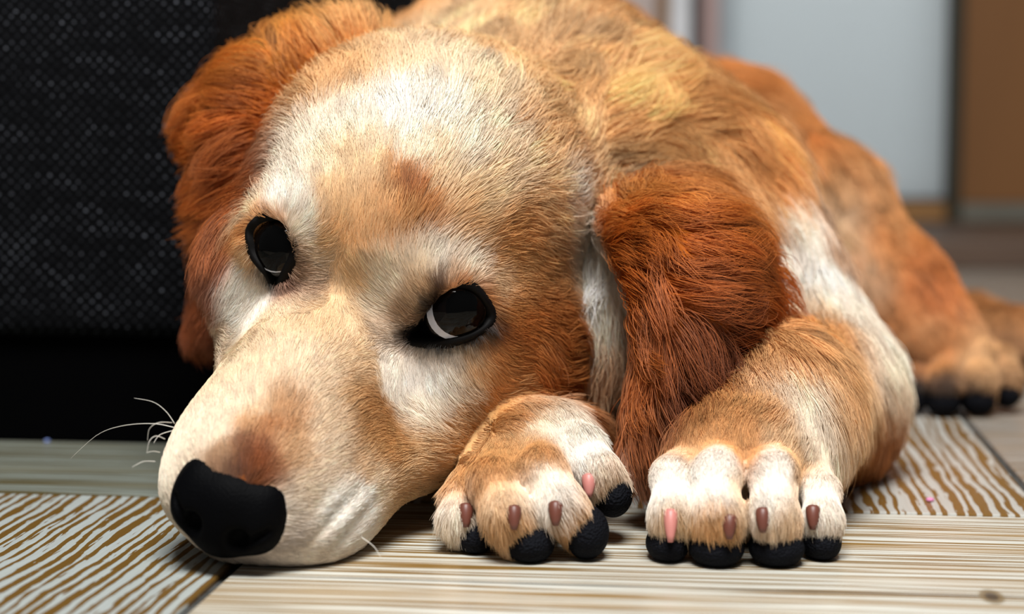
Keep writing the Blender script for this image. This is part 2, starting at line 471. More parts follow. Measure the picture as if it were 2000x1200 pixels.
HE(0, 73, -29, 16, 12, 14, 8)                 # nose end
# left foreleg (image right)
F_.chain([(P(1330, 440, .67), .046), (P(1545, 765, .625), .0355)], .02)
F_.chain([(P(1545, 780, .62), .033), (P(1490, 820, .555), .026), (P(1455, 900, .525), .0235)], .014)
# right foreleg (image left), under the cheek
F_.chain([(P(1110, 850, .69), .030), (P(1070, 890, .60), .021), (P(1045, 905, .54), .0205)], .004)
# hind leg
F_.chain([(P(1290, 340, .90), .060), (P(1400, 320, .84), .040), (P(1580, 430, .81), .032), (P(1745, 570, .785), .021), (P(1800, 650, .775), .021)], .02)
F_.chain([(P(1770, 620, .80), .020), (P(1850, 700, .775), .019)], .015)

F_.chain([(P(1880, 640, .95), .018), (P(1975, 668, .86), .015), (P(2060, 690, .84), .012)], .01)      # tail
# toes of one paw: (knuckle px, mid px, tip px, radius px)
def toe(k, m, t, r, D, base):
    s = D / FPX
    F_.chain([(P(*base), .013), (P(k[0], k[1], D + .010), r * s), (P(m[0], m[1], D), r * s * .98), (P(t[0], t[1], D + .002), r * s * .9)], .0035)
TOES = [
    # paw under the chin
    dict(k=(897, 955), m=(893, 1010), t=(903, 1052), r=33, D=.505, claw=(910, 996), pad=(928, 1055, 42, 38), base=(990, 905, .535)),
    dict(k=(962, 938), m=(990, 1000), t=(1012, 1056), r=45, D=.494, claw=(1004, 1000), pad=(1034, 1072, 52, 44), base=(1025, 890, .535)),
    dict(k=(1058, 918), m=(1098, 985), t=(1128, 1032), r=46, D=.496, claw=(1085, 992), pad=(1146, 1045, 46, 54), base=(1065, 880, .535)),
    dict(k=(1132, 872), m=(1163, 920), t=(1188, 948), r=44, D=.515, claw=(1150, 938), pad=(1198, 970, 40, 46), base=(1080, 870, .535)),
    # paw below the ear
    dict(k=(1313, 930), m=(1310, 1000), t=(1310, 1045), r=40, D=.495, claw=(1310, 1010), pad=(1306, 1068, 44, 38), base=(1400, 895, .535)),
    dict(k=(1400, 925), m=(1401, 1000), t=(1402, 1055), r=47, D=.489, claw=(1425, 1018), pad=(1402, 1080, 56, 40), base=(1435, 885, .535)),
    dict(k=(1512, 927), m=(1515, 1000), t=(1520, 1055), r=47, D=.489, claw=(1490, 1005), pad=(1520, 1080, 56, 40), base=(1480, 885, .535)),
    dict(k=(1602, 958), m=(1606, 1010), t=(1608, 1042), r=36, D=.497, claw=(1588, 1000), pad=(1606, 1062, 42, 40), base=(1520, 895, .535)),
    # hind paw
    dict(k=(1795, 705), m=(1788, 745), t=(1785, 772), r=27, D=.757, claw=(1790, 735), pad=(1787, 778, 30, 34), base=(1820, 690, .78)),
    dict(k=(1850, 695), m=(1846, 745), t=(1846, 780), r=31, D=.750, claw=(1845, 745), pad=(1846, 782, 36, 36), base=(1835, 690, .78)),
    dict(k=(1908, 695), m=(1916, 742), t=(1918, 778), r=31, D=.751, claw=(1900, 745), pad=(1914, 780, 36, 36), base=(1855, 690, .78)),
    dict(k=(1955, 700), m=(1970, 735), t=(1974, 762), r=26, D=.758, claw=(1945, 735), pad=(1970, 768, 28, 32), base=(1870, 690, .785)),
]
for t in TOES:
    toe(t['k'], t['m'], t['t'], t['r'], t['D'], t['base'])

F_.chain([(P(*q), .0024) for q in [(840, 965, .508), (870, 925, .515), (920, 880, .525), (980, 842, .535), (1060, 800, .548), (1130, 785, .56)]], .003, 'sub')
for pts in ([(1358, 905, .491), (1354, 990, .483), (1352, 1080, .483)], [(1457, 895, .491), (1458, 990, .480), (1459, 1095, .480)], [(1566, 930, .494), (1564, 1000, .485), (1564, 1080, .485)],
            [(1822, 715, .745), (1818, 790, .738)], [(1882, 705, .742), (1882, 790, .735)], [(1938, 715, .745), (1944, 790, .738)], [(925, 950, .496), (938, 1010, .49), (955, 1075, .49)], [(1005, 930, .494), (1045, 1000, .486), (1085, 1075, .486)], [(1100, 895, .498), (1135, 950, .494), (1175, 1000, .494)]):
    F_.chain([(P(*q), .0019) for q in pts], .003, 'sub')
# ears: a grid of control points (px, py, depth), swept with balls
def bez_rows(rows, nu, nv):
    A = np.array([[P(*q) for q in r] for r in rows])
    def interp(A, n, axis):
        m = A.shape[axis]
        t = np.linspace(0, m - 1, n)
        i = np.clip(t.astype(int), 0, m - 2)
        f = (t - i)
        sh = [1] * A.ndim; sh[axis] = n
        f = f.reshape(sh)
        g = lambda j: np.take(A, np.clip(j, 0, m - 1), axis)
        p0, p1, p2, p3 = g(i - 1), g(i), g(i + 1), g(i + 2)
        return 0.5 * (2 * p1 + (p2 - p0) * f + (2 * p0 - 5 * p1 + 4 * p2 - p3) * f ** 2 + (3 * p1 - p0 - 3 * p2 + p3) * f ** 3)
    return interp(interp(A, nu, 0), nv, 1)
EAR_L = [  # dog's left ear, image right
    [(1185, 425, .584), (1245, 385, .582), (1320, 375, .590), (1390, 395, .606)],
    [(1232, 480, .558), (1290, 452, .547), (1378, 450, .557), (1442, 468, .583)],
    [(1270, 570, .546), (1322, 555, .532), (1400, 550, .542), (1468, 560, .57)],
    [(1282, 690, .542), (1330, 680, .530), (1395, 665, .540), (1442, 650, .56)],
    [(1276, 805, .540), (1304, 800, .533), (1352, 785, .540), (1395, 755, .55)],
    [(1264, 892, .540), (1272, 890, .537), (1285, 880, .540), (1310, 862, .545)],
]
EAR_R = [  # dog's right ear, image left
    [(600, 85, .625), (645, 75, .612), (690, 80, .606), (730, 95, .61)],
    [(480, 140, .625), (530, 140, .606), (580, 155, .600), (640, 180, .60)],
    [(412, 260, .620), (455, 260, .600), (505, 270, .597), (560, 290, .60)],
    [(424, 390, .615), (442, 390, .602), (465, 395, .600), (490, 400, .60)],
    [(434, 520, .612), (440, 520, .603), (445, 520, .602), (453, 520, .602)],
    [(412, 640, .610), (415, 640, .606), (418, 640, .605), (422, 635, .605)],
]
ear_pts = {}
for nm, rows, r0 in (('l', EAR_L, .0052), ('r', EAR_R, .0050)):
    g = bez_rows(rows, 34, 26).reshape(-1, 3)
    ear_pts[nm] = g
    for p in g:
        F_.ball(p, r0, .003)
F_.chain([(P(1158, 500, .592), .006), (P(1178, 590, .584), .0085), (P(1190, 690, .580), .0075)], .004)      # long hair behind the cheek
# eyes: the openings are cut where the lids part
def field_hit(fld, px, py, t0=.40, t1=.75):
    r = ray(px, py)
    t = np.arange(t0, t1, .0002)
    q = CAMP + t[:, None] * r
    i = np.round((q - fld.lo) / fld.vox).astype(int)
    ok = ((i >= 0) & (i < fld.n)).all(1)
    v = np.full(len(t), 1.0); v[ok] = fld.d[tuple(i[ok].T)]
    return q[np.argmax(v < 0)]
def smooth_loop(pts, n):
    p = np.array(pts, float); m = len(p)
    t = np.linspace(0, m, n, endpoint=False)
    i = t.astype(int); f = (t - i)[:, None]
    g = lambda j: p[(i + j) % m]
    p0, p1, p2, p3 = g(-1), g(0), g(1), g(2)
    return 0.5 * (2 * p1 + (p2 - p0) * f + (2 * p0 - 5 * p1 + 4 * p2 - p3) * f ** 2 + (3 * p1 - p0 - 3 * p2 + p3) * f ** 3)
EYES = [dict(c=(531, 478), iris=(534, 472), white=(530, 476), wr=.0083, loop=[(488, 455), (503, 433), (530, 426), (556, 435), (570, 460), (566, 497), (552, 525), (540, 550), (533, 550), (516, 524), (496, 494)]),
        dict(c=(893, 612), iris=(905, 602), white=(895, 611), wr=.0087, loop=[(794, 656), (815, 632), (838, 602), (860, 575), (888, 562), (918, 566), (941, 586), (956, 620), (934, 643), (897, 658), (855, 664), (818, 665)])]
EYE_R = .0112
for e in EYES:
    S = field_hit(F_, *e['c'])
    view = S - CAMP; view /= np.linalg.norm(view)
    hn = HAX @ np.array([.55 * np.sign(S[0] - HT[0]) if False else (0.45 if e['c'][0] > 700 else -0.45), .75, .35])
    n = hn / np.linalg.norm(hn) - view * .6; n /= np.linalg.norm(n)
    e['S'], e['n'] = S, n
    e['C'] = S - n * (EYE_R * (1.0 if e['c'][0] > 700 else 1.04))
    # the lid line, laid on the eyeball
    loop = []
    for q in smooth_loop(e['loop'], 60):
        r = ray(*q); r /= np.linalg.norm(r)
        oc = CAMP - e['C']
        b_ = oc @ r; c_ = oc @ oc - (EYE_R * 1.03) ** 2
        disc = b_ * b_ - c_
        surf = np.linalg.norm(field_hit(F_, *q) - CAMP) + .0004
        t = surf
        if disc > 0:
            edge = np.clip(math.sqrt(disc) / (EYE_R * .75), 0, 1)       # 0 where the ray grazes the ball
            t = (-b_ - math.sqrt(disc)) * edge + surf * (1 - edge)
        loop.append(CAMP + r * t)
    e['rim'] = np.array(loop)
    # cut: everything in front of the ball and inside the lid line (2-D polygon in the eye plane)
    u = np.cross(n, [0, 0, 1.0]); u /= np.linalg.norm(u); v = np.cross(u, n)
    e['u'], e['v'] = u, v
    pl = np.stack([(e['rim'] - e['C']) @ u, (e['rim'] - e['C']) @ v], 1)
    sl, X, Y, Z = F_.box(S - .02, S + .02)
    x, y, z = X - e['C'][0], Y - e['C'][1], Z - e['C'][2]
    a_ = x * u[0] + y * u[1] + z * u[2]
    b_ = x * v[0] + y * v[1] + z * v[2]
    w_ = x * n[0] + y * n[1] + z * n[2]
    dmin = np.full(a_.shape, 1.0); ins = np.zeros(a_.shape, bool)
    for (x0, y0), (x1, y1) in zip(pl, np.roll(pl, -1, 0)):
        ex, ey = x1 - x0, y1 - y0
        t = np.clip(((a_ - x0) * ex + (b_ - y0) * ey) / (ex * ex + ey * ey + 1e-14), 0, 1)
        dmin = np.minimum(dmin, (a_ - x0 - t * ex) ** 2 + (b_ - y0 - t * ey) ** 2)
        cr = ((y0 > b_) != (y1 > b_)) & (a_ < (x1 - x0) * (b_ - y0) / (y1 - y0 + 1e-14) + x0)
        ins ^= cr
    d2 = np.sqrt(dmin); d2[ins] *= -1
    F_.comb(sl, np.maximum(d2, -w_ - .002).astype(np.float32), .0015, 'sub')
    F_.ball(e['C'], EYE_R - .0008, .0, 'sub')
# mouth folds
def groove(pts, r, k=.002):
    q = [field_hit(F_, *p) for p in pts]
    for a, b in zip(q[:-1], q[1:]):
        F_.cone(a, b, r, r, k, 'sub')
# folds of the lip pressed on the floor
LC = field_hit(F_, 675, 1015)
sl, X, Y, Z = F_.box(LC - .03, LC + .03)
al = np.array([.79, 0, .61]); ac = np.array([.61, 0, -.79])        # along and across the folds
x, y, z = X - LC[0], Y - LC[1], Z - LC[2]
ta = x * al[0] + z * al[2]; tb = x * ac[0] + z * ac[2]
win = np.exp(-(ta / .010) ** 2 - (tb / .0075) ** 2 - (y / .02) ** 2)
F_.d[sl] -= (.0009 * win * np.cos(2 * np.pi * (tb + .08 * ta) / .0066)).astype(np.float32)
# keep the body on the floor
F_.d = np.maximum(F_.d, (0.0006 - F_.ax[2])[None, None, :])
body_me, BV, BF = F_.mesh('body')

# ------------------------------------------------------------------ nose
N_ = Field(H(0, 86, -30) - .03, H(0, 86, -30) + .03, .0007)
_b = F_; F_ = N_
HE(0, 82, -32, 15.5, 11.5, 11.5, 4)
HE(10, 80, -29, 6, 9, 7.5, 4, sym=True)
HE(9.5, 84, -35, 7, 9, 8, 4, sym=True)
HE(0, 88, -38, 9, 7, 8, 4)
HE(7, 94.5, -35, 3.2, 5, 3.6, 2, op='sub', sym=True)
for sx in (-1, 1):
    N_.cone(H(sx * 9, 94, -35), H(sx * 14, 89.5, -31), .0014, .0007, .0015, 'sub')
N_.cone(H(0, 96, -48), H(0, 97, -30), .0009, .0007, .001, 'sub')
F_ = _b
nose_me, NV, NF = N_.mesh('nose')

# ------------------------------------------------------------------ small round parts
def ellipsoid_mesh(name, rx, ry, rz, seg=20, ring=12):
    bm = bmesh.new()
    bmesh.ops.create_uvsphere(bm, u_segments=seg, v_segments=ring, radius=1)
    bmesh.ops.scale(bm, vec=(rx, ry, rz), verts=bm.verts)
    me = bpy.data.meshes.new(name); bm.to_mesh(me); bm.free()
    return me
def tube_mesh(name, pts, rad, seg=8, closed=False):
    pts = np.asarray(pts, float); n = len(pts)
    rad = np.broadcast_to(np.asarray(rad, float), (n,))
    V, F = [], []
    up = np.array([0.13, 0.3, 0.95])
    for i in range(n):
        t = (pts[(i + 1) % n] - pts[i - 1]) if closed else (pts[min(i + 1, n - 1)] - pts[max(i - 1, 0)])
        t = t / (np.linalg.norm(t) + 1e-12)
        a = np.cross(t, up); a /= np.linalg.norm(a) + 1e-12
        b = np.cross(t, a)
        for j in range(seg):
            an = 2 * math.pi * j / seg
            V.append(pts[i] + rad[i] * (math.cos(an) * a + math.sin(an) * b))
    m = n if closed else n - 1
    for i in range(m):
        for j in range(seg):
            F.append((i * seg + j, i * seg + (j + 1) % seg, ((i + 1) % n) * seg + (j + 1) % seg, ((i + 1) % n) * seg + j))
    if not closed:
        F.append(tuple(range(seg))[::-1]); F.append(tuple((n - 1) * seg + j for j in range(seg)))
    me = bpy.data.meshes.new(name); me.from_pydata([tuple(v) for v in V], [], F); me.update()
    return me
# ------------------------------------------------------------------ coat: guides laid on the body
COVER = 4.3
BVH = BVHTree.FromPolygons([tuple(v) for v in BV], [tuple(f) for f in BF.tolist()])
def hit(px, py):
    r = ray(px, py); r /= np.linalg.norm(r)
    h = BVH.ray_cast(Vector(CAMP), Vector(r))
    if h[0] is None:
        return None
    return np.array(h[0]), np.array(h[1])
def tangent(dx, dy, n, px, py):         # image direction -> direction along the surface
    v = ray(px, py); v /= np.linalg.norm(v)
    R = np.array([1.0, 0, 0]); U = np.array([0, SP, CP])
    t = dx * R - dy * U
    vn = v @ n
    if abs(vn) < .15: vn = math.copysign(.15, vn)
    t = t - v * ((t @ n) / vn)
    t = t - n * (t @ n)
    return t / (np.linalg.norm(t) + 1e-9)
# px, py, flow x, flow y, length mm, lift
FLOW = [
 # muzzle
 (430,880,.3,-1,3,.5),(470,880,.2,-1,4,.5),(520,860,.5,-.9,4.5,.5),(350,880,-.1,-1,2.5,.3),(320,980,-.2,-.9,2.2,.3),(330,1060,-.3,-.3,2.2,.3),(430,800,-.1,-1,3.5,.3),(500,780,.2,-1,4.5,.35),(450,720,-.1,-1,3.5,.3),
 (560,740,.25,-1,4.5,.35),(620,840,.8,-.6,4,.3),(600,920,.9,-.3,3.5,.3),(580,1010,1,0,3,.3),(560,1080,1,.1,2.5,.3),(640,1010,1,-.5,2.4,.2),(680,1000,1,-.5,2.4,.2),(700,1050,1,-.4,2.4,.2),(730,990,1,-.4,2.6,.2),(700,900,1,-.15,4.5,.3),(780,860,1,-.05,6,.3),(780,960,1,0,5,.3),(650,760,.7,-.5,5,.3),(600,660,.2,-1,5,.3),(520,650,-.15,-1,4.5,.3),
 (440,640,-.3,-.8,3.5,.3),(700,720,.7,.1,5,.3),
 # round the eyes
 (690,640,.05,-1,5,.3),(750,640,-.9,-.15,3.5,.3),(770,600,-.8,-.6,3.5,.3),(800,650,-1,.1,2.4,.25),(815,620,-.9,-.4,2.4,.25),(840,585,-.7,-.7,2.4,.25),(850,672,0,1,2.4,.3),(900,668,.2,1,2.4,.3),(940,655,.6,.8,2.6,.3),(740,700,-.2,.6,4,.3),(800,720,.05,1,4.5,.3),(870,720,.35,.9,5,.3),(940,700,.7,.7,6,.3),(990,640,.95,.35,7,.3),(980,590,1,.1,7,.3),(930,530,.9,-.35,6,.35),(870,530,.5,-.7,5,.35),(820,540,-.2,-.9,5,.35),
 (480,540,-.4,.8,3,.3),(470,480,-.9,.2,3,.3),(455,590,-.35,.7,3,.3),(520,600,-.1,.8,3.5,.3),(590,520,.8,.35,4,.35),(585,470,.7,-.2,4,.35),(570,420,.3,-.9,5,.3),(520,405,-.3,-.9,5,.3),(570,580,.3,.3,4,.3),
 # forehead and skull
 (660,560,.05,-1,5,.3),(680,450,0,-1,6,.3),(640,380,-.2,-1,7,.3),(740,390,.1,-1,7,.4),(790,380,.45,-.9,8,.55),(850,420,.6,-.8,7,.3),(930,430,.9,-.4,8,.3),(1020,460,1,.05,9,.3),(1080,420,.9,.2,10,.35),(1070,330,1,-.2,10,.35),
 (960,330,.8,-.6,9,.3),(860,300,.35,-.95,9,.3),(760,280,.1,-1,9,.3),(660,270,-.25,-1,8,.3),(580,340,-.5,-.8,6,.3),(700,150,-.15,-1,9,.35),(800,150,.1,-1,10,.35),(900,170,.45,-.9,10,.35),(1000,230,.75,-.7,11,.35),(880,70,.3,-.95,10,.35),(780,60,0,-1,10,.35),(1080,250,.9,-.35,13,.4),(1040,150,.7,-.6,12,.35),
 # cheek
 (1040,560,1,.3,9,.3),(1010,700,.95,.45,9,.3),(1080,680,.85,.6,11,.35),(920,780,1,.2,8,.3),(1000,800,1,.15,9,.3),(880,860,1,-.1,7,.3),(1100,760,.95,.35,12,.4),(1115,500,.5,.85,10,.4),(1120,600,.4,.9,11,.35),(840,930,1,-.3,6,.3),
 (1165,530,.25,1,18,.25),(1178,590,.15,1,20,.25),(1190,660,.1,1,18,.25),(1192,700,.1,1,14,.25),
 # ear, image right
 (1190,425,.9,.25,12,.3),(1250,395,1,.2,15,.3),(1350,390,1,.2,17,.3),(1235,460,.7,.6,13,.35),(1300,430,.9,.4,16,.4),(1400,430,1,.3,18,.4),(1250,520,.5,.85,14,.35),(1330,540,.8,.6,17,.4),(1430,530,.95,.4,20,.45),(1270,640,.3,.95,14,.35),(1350,640,.65,.75,18,.4),(1430,620,.85,.6,20,.45),(1290,750,.15,1,16,.35),(1350,730,.5,.9,18,.4),(1400,700,.7,.75,20,.4),(1285,820,.05,1,15,.35),
 # ear, image left
 (680,80,-.3,-.95,12,.5),(620,90,-.6,-.8,15,.5),(540,130,-.9,-.35,17,.5),(600,170,-.8,-.2,14,.4),(450,220,-1,-.05,17,.5),(530,250,-.95,.1,15,.4),(430,320,-.85,.55,16,.4),(490,350,-.8,.4,13,.4),(432,430,-.5,.9,13,.35),(460,430,-.5,.8,11,.35),(438,520,-.25,1,12,.35),(418,600,-.15,1,12,.35),(416,640,-.1,1,10,.35),
 # neck and shoulder
 (1200,240,1,-.25,18,.35),(1300,200,1,-.2,20,.35),(1300,270,1,0,22,.35),(1400,250,.7,.5,24,.35),(1420,330,.5,.8,24,.35),(1460,420,.3,.95,18,.35),(1150,160,.8,-.5,16,.35),(1250,130,.8,-.5,20,.4),
 # back
 (1050,40,.6,-.75,20,.4),(1180,60,.7,-.6,22,.4),(950,15,.3,-.9,18,.4),
 # foreleg, image right
 (1540,480,.1,1,13,.35),(1600,560,.1,1,12,.35),(1560,620,.2,.95,13,.35),(1680,680,.35,.9,12,.35),(1600,720,.3,.95,11,.3),(1500,760,-.2,1,9,.3),(1720,780,.3,.9,12,.35),(1650,820,.2,1,10,.3),(1550,830,-.05,1,8,.3),(1430,820,-.35,.9,7,.3),(1650,890,0,1,10,.3),
 (1310,930,-.1,1,3.2,.2),(1400,930,0,1,3.2,.2),(1510,930,.05,1,3.2,.2),(1600,940,.1,1,3.2,.2),(1310,1040,.2,1,6,.25),(1400,1040,.1,1,7,.25),(1515,1040,-.1,1,7,.25),(1610,1040,.05,1,6,.25),(1350,1040,.3,1,8,.3),(1450,1040,.1,1,8,.3),(1468,1040,-.1,1,8,.3),(1565,1040,.3,1,8,.3),(1460,880,0,1,3.5,.2),(1350,890,-.2,1,3.5,.2),(1550,890,.2,1,3.5,.2),(1400,882,0,1,1.8,.05),(1512,888,0,1,1.8,.05),(1312,903,0,1,1.8,.05),(1602,935,0,1,1.8,.05),(1400,870,0,1,2.2,.05),(1512,876,0,1,2.2,.05),(1312,892,0,1,2.2,.05),
 # paw under the chin
 (1060,830,-.1,1,4.5,.2),(980,880,-.4,.9,4.5,.2),(900,940,-.2,1,3.2,.2),(960,930,.1,1,3.2,.2),(1060,930,.4,.9,3.2,.2),(1140,870,.4,.9,3.2,.2),(895,1040,.1,1,6,.25),(995,1045,.2,1,7,.25),(1110,1025,.5,.8,7,.25),(1180,940,.5,.8,6,.25),(1060,1050,.3,1,8,.3),(960,1040,.2,1,7,.3),
 # hind leg
 (1480,220,.6,.8,18,.35),(1560,320,.6,.8,16,.35),(1640,420,.5,.85,13,.3),(1720,500,.4,.9,10,.3),(1770,560,.4,.9,8,.3),(1810,630,.3,.95,6,.3),(1850,700,.1,1,4,.25),(1910,705,.2,.9,4,.25),(1790,720,0,1,4,.25),(1960,715,.3,.9,4,.25),(1850,760,0,1,5,.25),(1915,760,0,1,5,.25),
]
# px, py, colour
CREAM, PALE, WHITE, GOLD, TAN, AMB = (236,212,176), (240,228,208), (244,240,234), (214,168,110), (226,190,140), (200,138,72)
RUST, DRUST, DARK, EYED, COPP = (176,98,38), (138,70,26), (60,38,26), (26,20,18), (188,112,50)
TINT = [
 (430,860,240,222,196),(440,820,240,222,196),(480,790,238,216,186),(405,865,242,226,202),(500,815,226,194,154),(475,840,206,160,112),(435,890,200,160,120),(350,880,240,225,202),(320,980,*PALE),(320,1050,232,222,205),(390,1095,120,105,95),(470,880,140,80,34),(505,910,158,86,32),(455,925,112,62,30),(430,915,176,138,106),(520,840,190,130,78),(545,810,196,150,104),(560,890,216,178,134),(590,960,232,214,190),(560,1010,226,216,204),(600,1080,228,216,200),(560,1060,200,190,182),(640,1000,246,242,236),(668,1024,246,242,236),(690,965,244,238,230),(718,982,246,242,236),(702,1046,244,238,230),(640,1050,240,232,222),(760,1030,232,210,178),(640,900,234,212,184),(700,920,220,184,138),(760,880,206,160,104),(720,840,204,158,104),(640,820,232,206,172),(680,780,216,178,130),(700,800,200,152,98),(780,960,226,194,148),(740,960,232,208,172),
 (440,720,*CREAM),(500,700,236,210,174),(560,700,238,214,180),(620,740,236,212,180),(600,640,232,200,156),(680,700,232,202,162),(520,620,236,206,166),(430,660,238,212,178),(420,690,232,200,160),
 (470,540,*WHITE),(455,590,*WHITE),(500,590,238,230,218),(500,560,240,234,224),(545,600,236,210,176),
 (485,500,236,196,146),(478,455,222,160,96),(505,427,206,146,84),(535,421,206,150,92),(500,408,238,214,178),(540,405,242,234,222),(540,395,*WHITE),(580,420,240,232,220),(590,450,236,226,212),(600,500,228,206,178),(571,470,110,90,78),(575,505,170,142,120),(590,535,196,168,142),(552,552,170,130,112),(497,500,60,42,34),(506,516,40,30,26),(518,532,30,24,22),(534,546,24,18,16),(545,535,40,30,26),(562,505,40,30,26),(568,480,50,38,32),(490,500,226,184,136),(505,535,226,212,196),
 (620,470,226,184,128),(640,400,230,190,136),(690,460,226,184,128),(700,560,228,188,134),(660,620,232,198,150),(700,640,234,202,158),
 (750,600,236,220,196),(760,560,238,226,206),(760,645,214,194,172),(780,625,200,174,148),(792,655,60,46,40),(808,645,20,15,14),(815,662,22,17,16),(824,628,18,14,13),(835,665,18,14,13),(858,668,18,14,13),(880,667,18,14,13),(905,664,18,14,13),(925,656,20,14,13),(945,644,24,16,14),(960,630,40,26,18),(838,600,40,30,24),(852,580,60,42,30),(860,560,110,80,58),(890,548,214,186,156),(895,557,204,138,74),(925,562,206,136,70),(946,580,206,136,72),(925,548,234,214,188),(958,568,226,186,140),(830,530,226,200,164),(850,515,234,226,214),(910,530,238,226,208),(960,560,230,200,160),(985,605,206,146,82),
 (772,640,214,194,172),(788,674,206,190,176),(820,686,216,206,196),(850,688,220,212,204),(885,686,214,204,192),(915,680,200,176,148),(948,664,176,128,84),(974,638,176,112,60),(795,616,176,146,116),(815,594,196,166,132),(838,572,200,166,128),
 (800,700,226,216,205),
 (800,720,*WHITE),(860,730,242,238,232),(900,740,232,214,190),(820,780,236,224,206),(780,700,240,230,214),(930,710,222,184,136),(970,690,204,146,84),(1000,650,184,116,56),(1060,620,186,118,58),(1040,700,192,128,66),(1100,720,180,112,54),(960,760,212,162,104),(900,800,222,180,128),(860,860,224,184,132),(1000,800,204,150,90),(1090,780,190,124,64),(820,920,228,194,148),(940,850,214,168,112),(1165,760,238,226,210),
 (795,390,168,98,40),(770,365,196,136,74),(818,412,194,132,70),(785,420,204,150,88),(750,420,226,180,124),(730,350,232,198,150),(860,380,232,200,156),(900,440,222,176,120),(960,480,212,160,100),(1000,440,208,154,94),(930,400,232,200,154),(1000,520,214,164,106),(1060,520,216,166,108),(1080,440,228,188,138),(1040,390,224,182,130),(1110,420,242,232,216),(1120,380,242,232,216),(1125,520,232,200,160),(1150,470,238,230,220),
 (640,330,238,216,186),(560,370,240,226,206),(600,280,*PALE),(700,250,*PALE),(780,240,*WHITE),(850,220,244,238,226),(720,300,236,208,170),(680,330,232,196,146),(900,300,*PALE),(860,320,236,210,174),(960,250,238,218,190),(1000,330,236,208,170),(960,360,234,204,162),(800,310,240,224,200),
 (760,120,232,200,156),(840,120,236,210,174),(700,130,228,184,128),(660,160,224,176,120),(760,60,226,180,124),(880,60,232,200,156),(960,110,232,188,132),(1040,160,234,190,132),(1040,260,234,186,128),(1100,300,234,184,122),(960,180,238,212,172),(900,140,240,220,190),
 (1180,590,240,228,212),(1190,650,232,204,170),(1168,530,244,238,230),(1192,700,214,160,108),(1158,505,244,238,230),
 (1150,330,226,182,124),(1200,400,206,138,66),(1260,390,202,130,58),(1350,380,200,130,60),(1220,450,184,104,34),(1300,440,182,102,34),(1400,440,182,106,38),(1430,420,194,124,56),(1250,520,170,92,28),(1340,520,164,88,28),(1440,520,174,98,34),(1465,560,168,92,32),(1270,640,168,92,30),(1350,620,146,76,24),(1430,640,146,76,24),(1300,720,146,78,26),(1380,700,142,74,24),(1280,800,156,88,34),(1262,700,180,104,42),(1330,760,128,66,22),
 (640,70,216,154,78),(680,90,224,170,104),(560,110,206,138,58),(600,150,202,128,48),(470,160,194,114,40),(520,210,192,108,34),(440,260,184,102,34),(500,300,174,94,28),(436,350,178,100,34),(480,380,156,82,26),(444,420,170,94,34),(438,500,162,86,30),(418,580,154,80,28),(415,630,150,78,28),(414,655,146,76,28),
 (1200,230,234,180,114),(1300,180,230,170,102),(1300,260,232,172,102),(1400,220,224,158,88),(1420,300,226,162,92),(1460,380,226,168,104),(1250,130,232,184,126),(1480,330,222,156,86),(1380,300,234,180,114),
 (1000,20,230,182,124),(1100,50,232,190,138),(1200,60,224,172,112),(850,5,216,154,88),
 (1540,420,242,234,222),(1580,500,244,238,230),(1640,560,240,230,216),(1560,580,232,210,180),(1540,620,206,148,84),(1600,620,210,152,88),(1700,640,240,226,206),(1730,720,236,214,184),(1520,690,206,150,88),(1600,680,214,162,104),(1560,740,236,216,190),(1620,760,216,168,114),(1680,780,222,184,138),(1580,800,238,222,200),(1500,780,212,160,102),(1420,800,206,150,90),(1440,850,208,154,94),(1540,850,226,194,152),(1600,870,234,214,188),(1680,860,200,138,76),(1730,820,190,124,64),(1700,900,170,104,52),
 (1310,910,240,236,230),(1310,960,238,234,228),(1320,1000,214,176,122),(1310,1045,220,200,176),(1400,890,240,236,230),(1400,950,242,238,232),(1400,1000,210,160,100),(1380,1040,216,170,116),(1440,960,222,190,150),(1510,900,234,230,224),(1510,960,238,234,228),(1540,1000,222,190,150),(1500,1040,216,190,160),(1545,1050,212,176,136),(1600,950,240,234,226),(1615,1000,236,228,218),(1625,1040,220,196,166),(1460,880,208,150,90),(1560,900,214,168,112),(1350,880,214,164,106),
 (1060,820,236,220,196),(1010,850,212,166,112),(960,880,208,158,100),(1060,870,208,156,98),(900,940,212,158,98),(880,990,240,230,216),(890,1040,232,212,184),(950,920,206,150,90),(970,960,228,196,156),(985,1020,210,162,106),(1000,1060,220,190,152),(1050,930,236,224,208),(1090,960,242,238,232),(1130,1000,214,170,120),(1120,1040,206,160,110),(1110,830,238,232,222),(1150,880,244,242,238),(1190,920,216,178,132),(1020,900,210,160,104),
 (1480,200,206,140,74),(1540,280,204,136,72),(1600,340,212,158,100),(1640,400,226,190,150),(1700,400,206,146,84),(1620,480,190,144,104),(1680,520,214,176,138),(1740,480,206,142,80),(1790,500,196,120,56),(1760,600,204,140,82),(1820,560,192,114,52),(1800,640,208,150,96),(1850,660,200,134,74),(1900,690,212,166,114),(1785,710,150,100,58),(1780,745,50,38,30),(1800,760,36,28,22),(1830,705,190,134,80),(1840,735,90,64,44),(1850,765,40,30,24),(1880,735,150,112,76),(1905,760,70,52,40),(1920,725,196,154,108),(1955,735,190,150,108),(1950,765,90,70,52),
]
gf = [(h, q) for q in FLOW for h in [hit(q[0], q[1])] if h is not None]
GP = np.array([h[0] for h, q in gf]); GN = np.array([h[1] for h, q in gf])
GT = np.array([tangent(q[2], q[3], h[1], q[0], q[1]) for h, q in gf])
GL = np.array([q[4] for h, q in gf]); GU = np.array([q[5] for h, q in gf])
gc = [(h, q) for q in TINT for h in [hit(q[0], q[1])] if h is not None]
CPt = np.array([h[0] for h, q in gc]); CN = np.array([h[1] for h, q in gc])
CC = np.array([srgb(*q[2:5]) for h, q in gc])
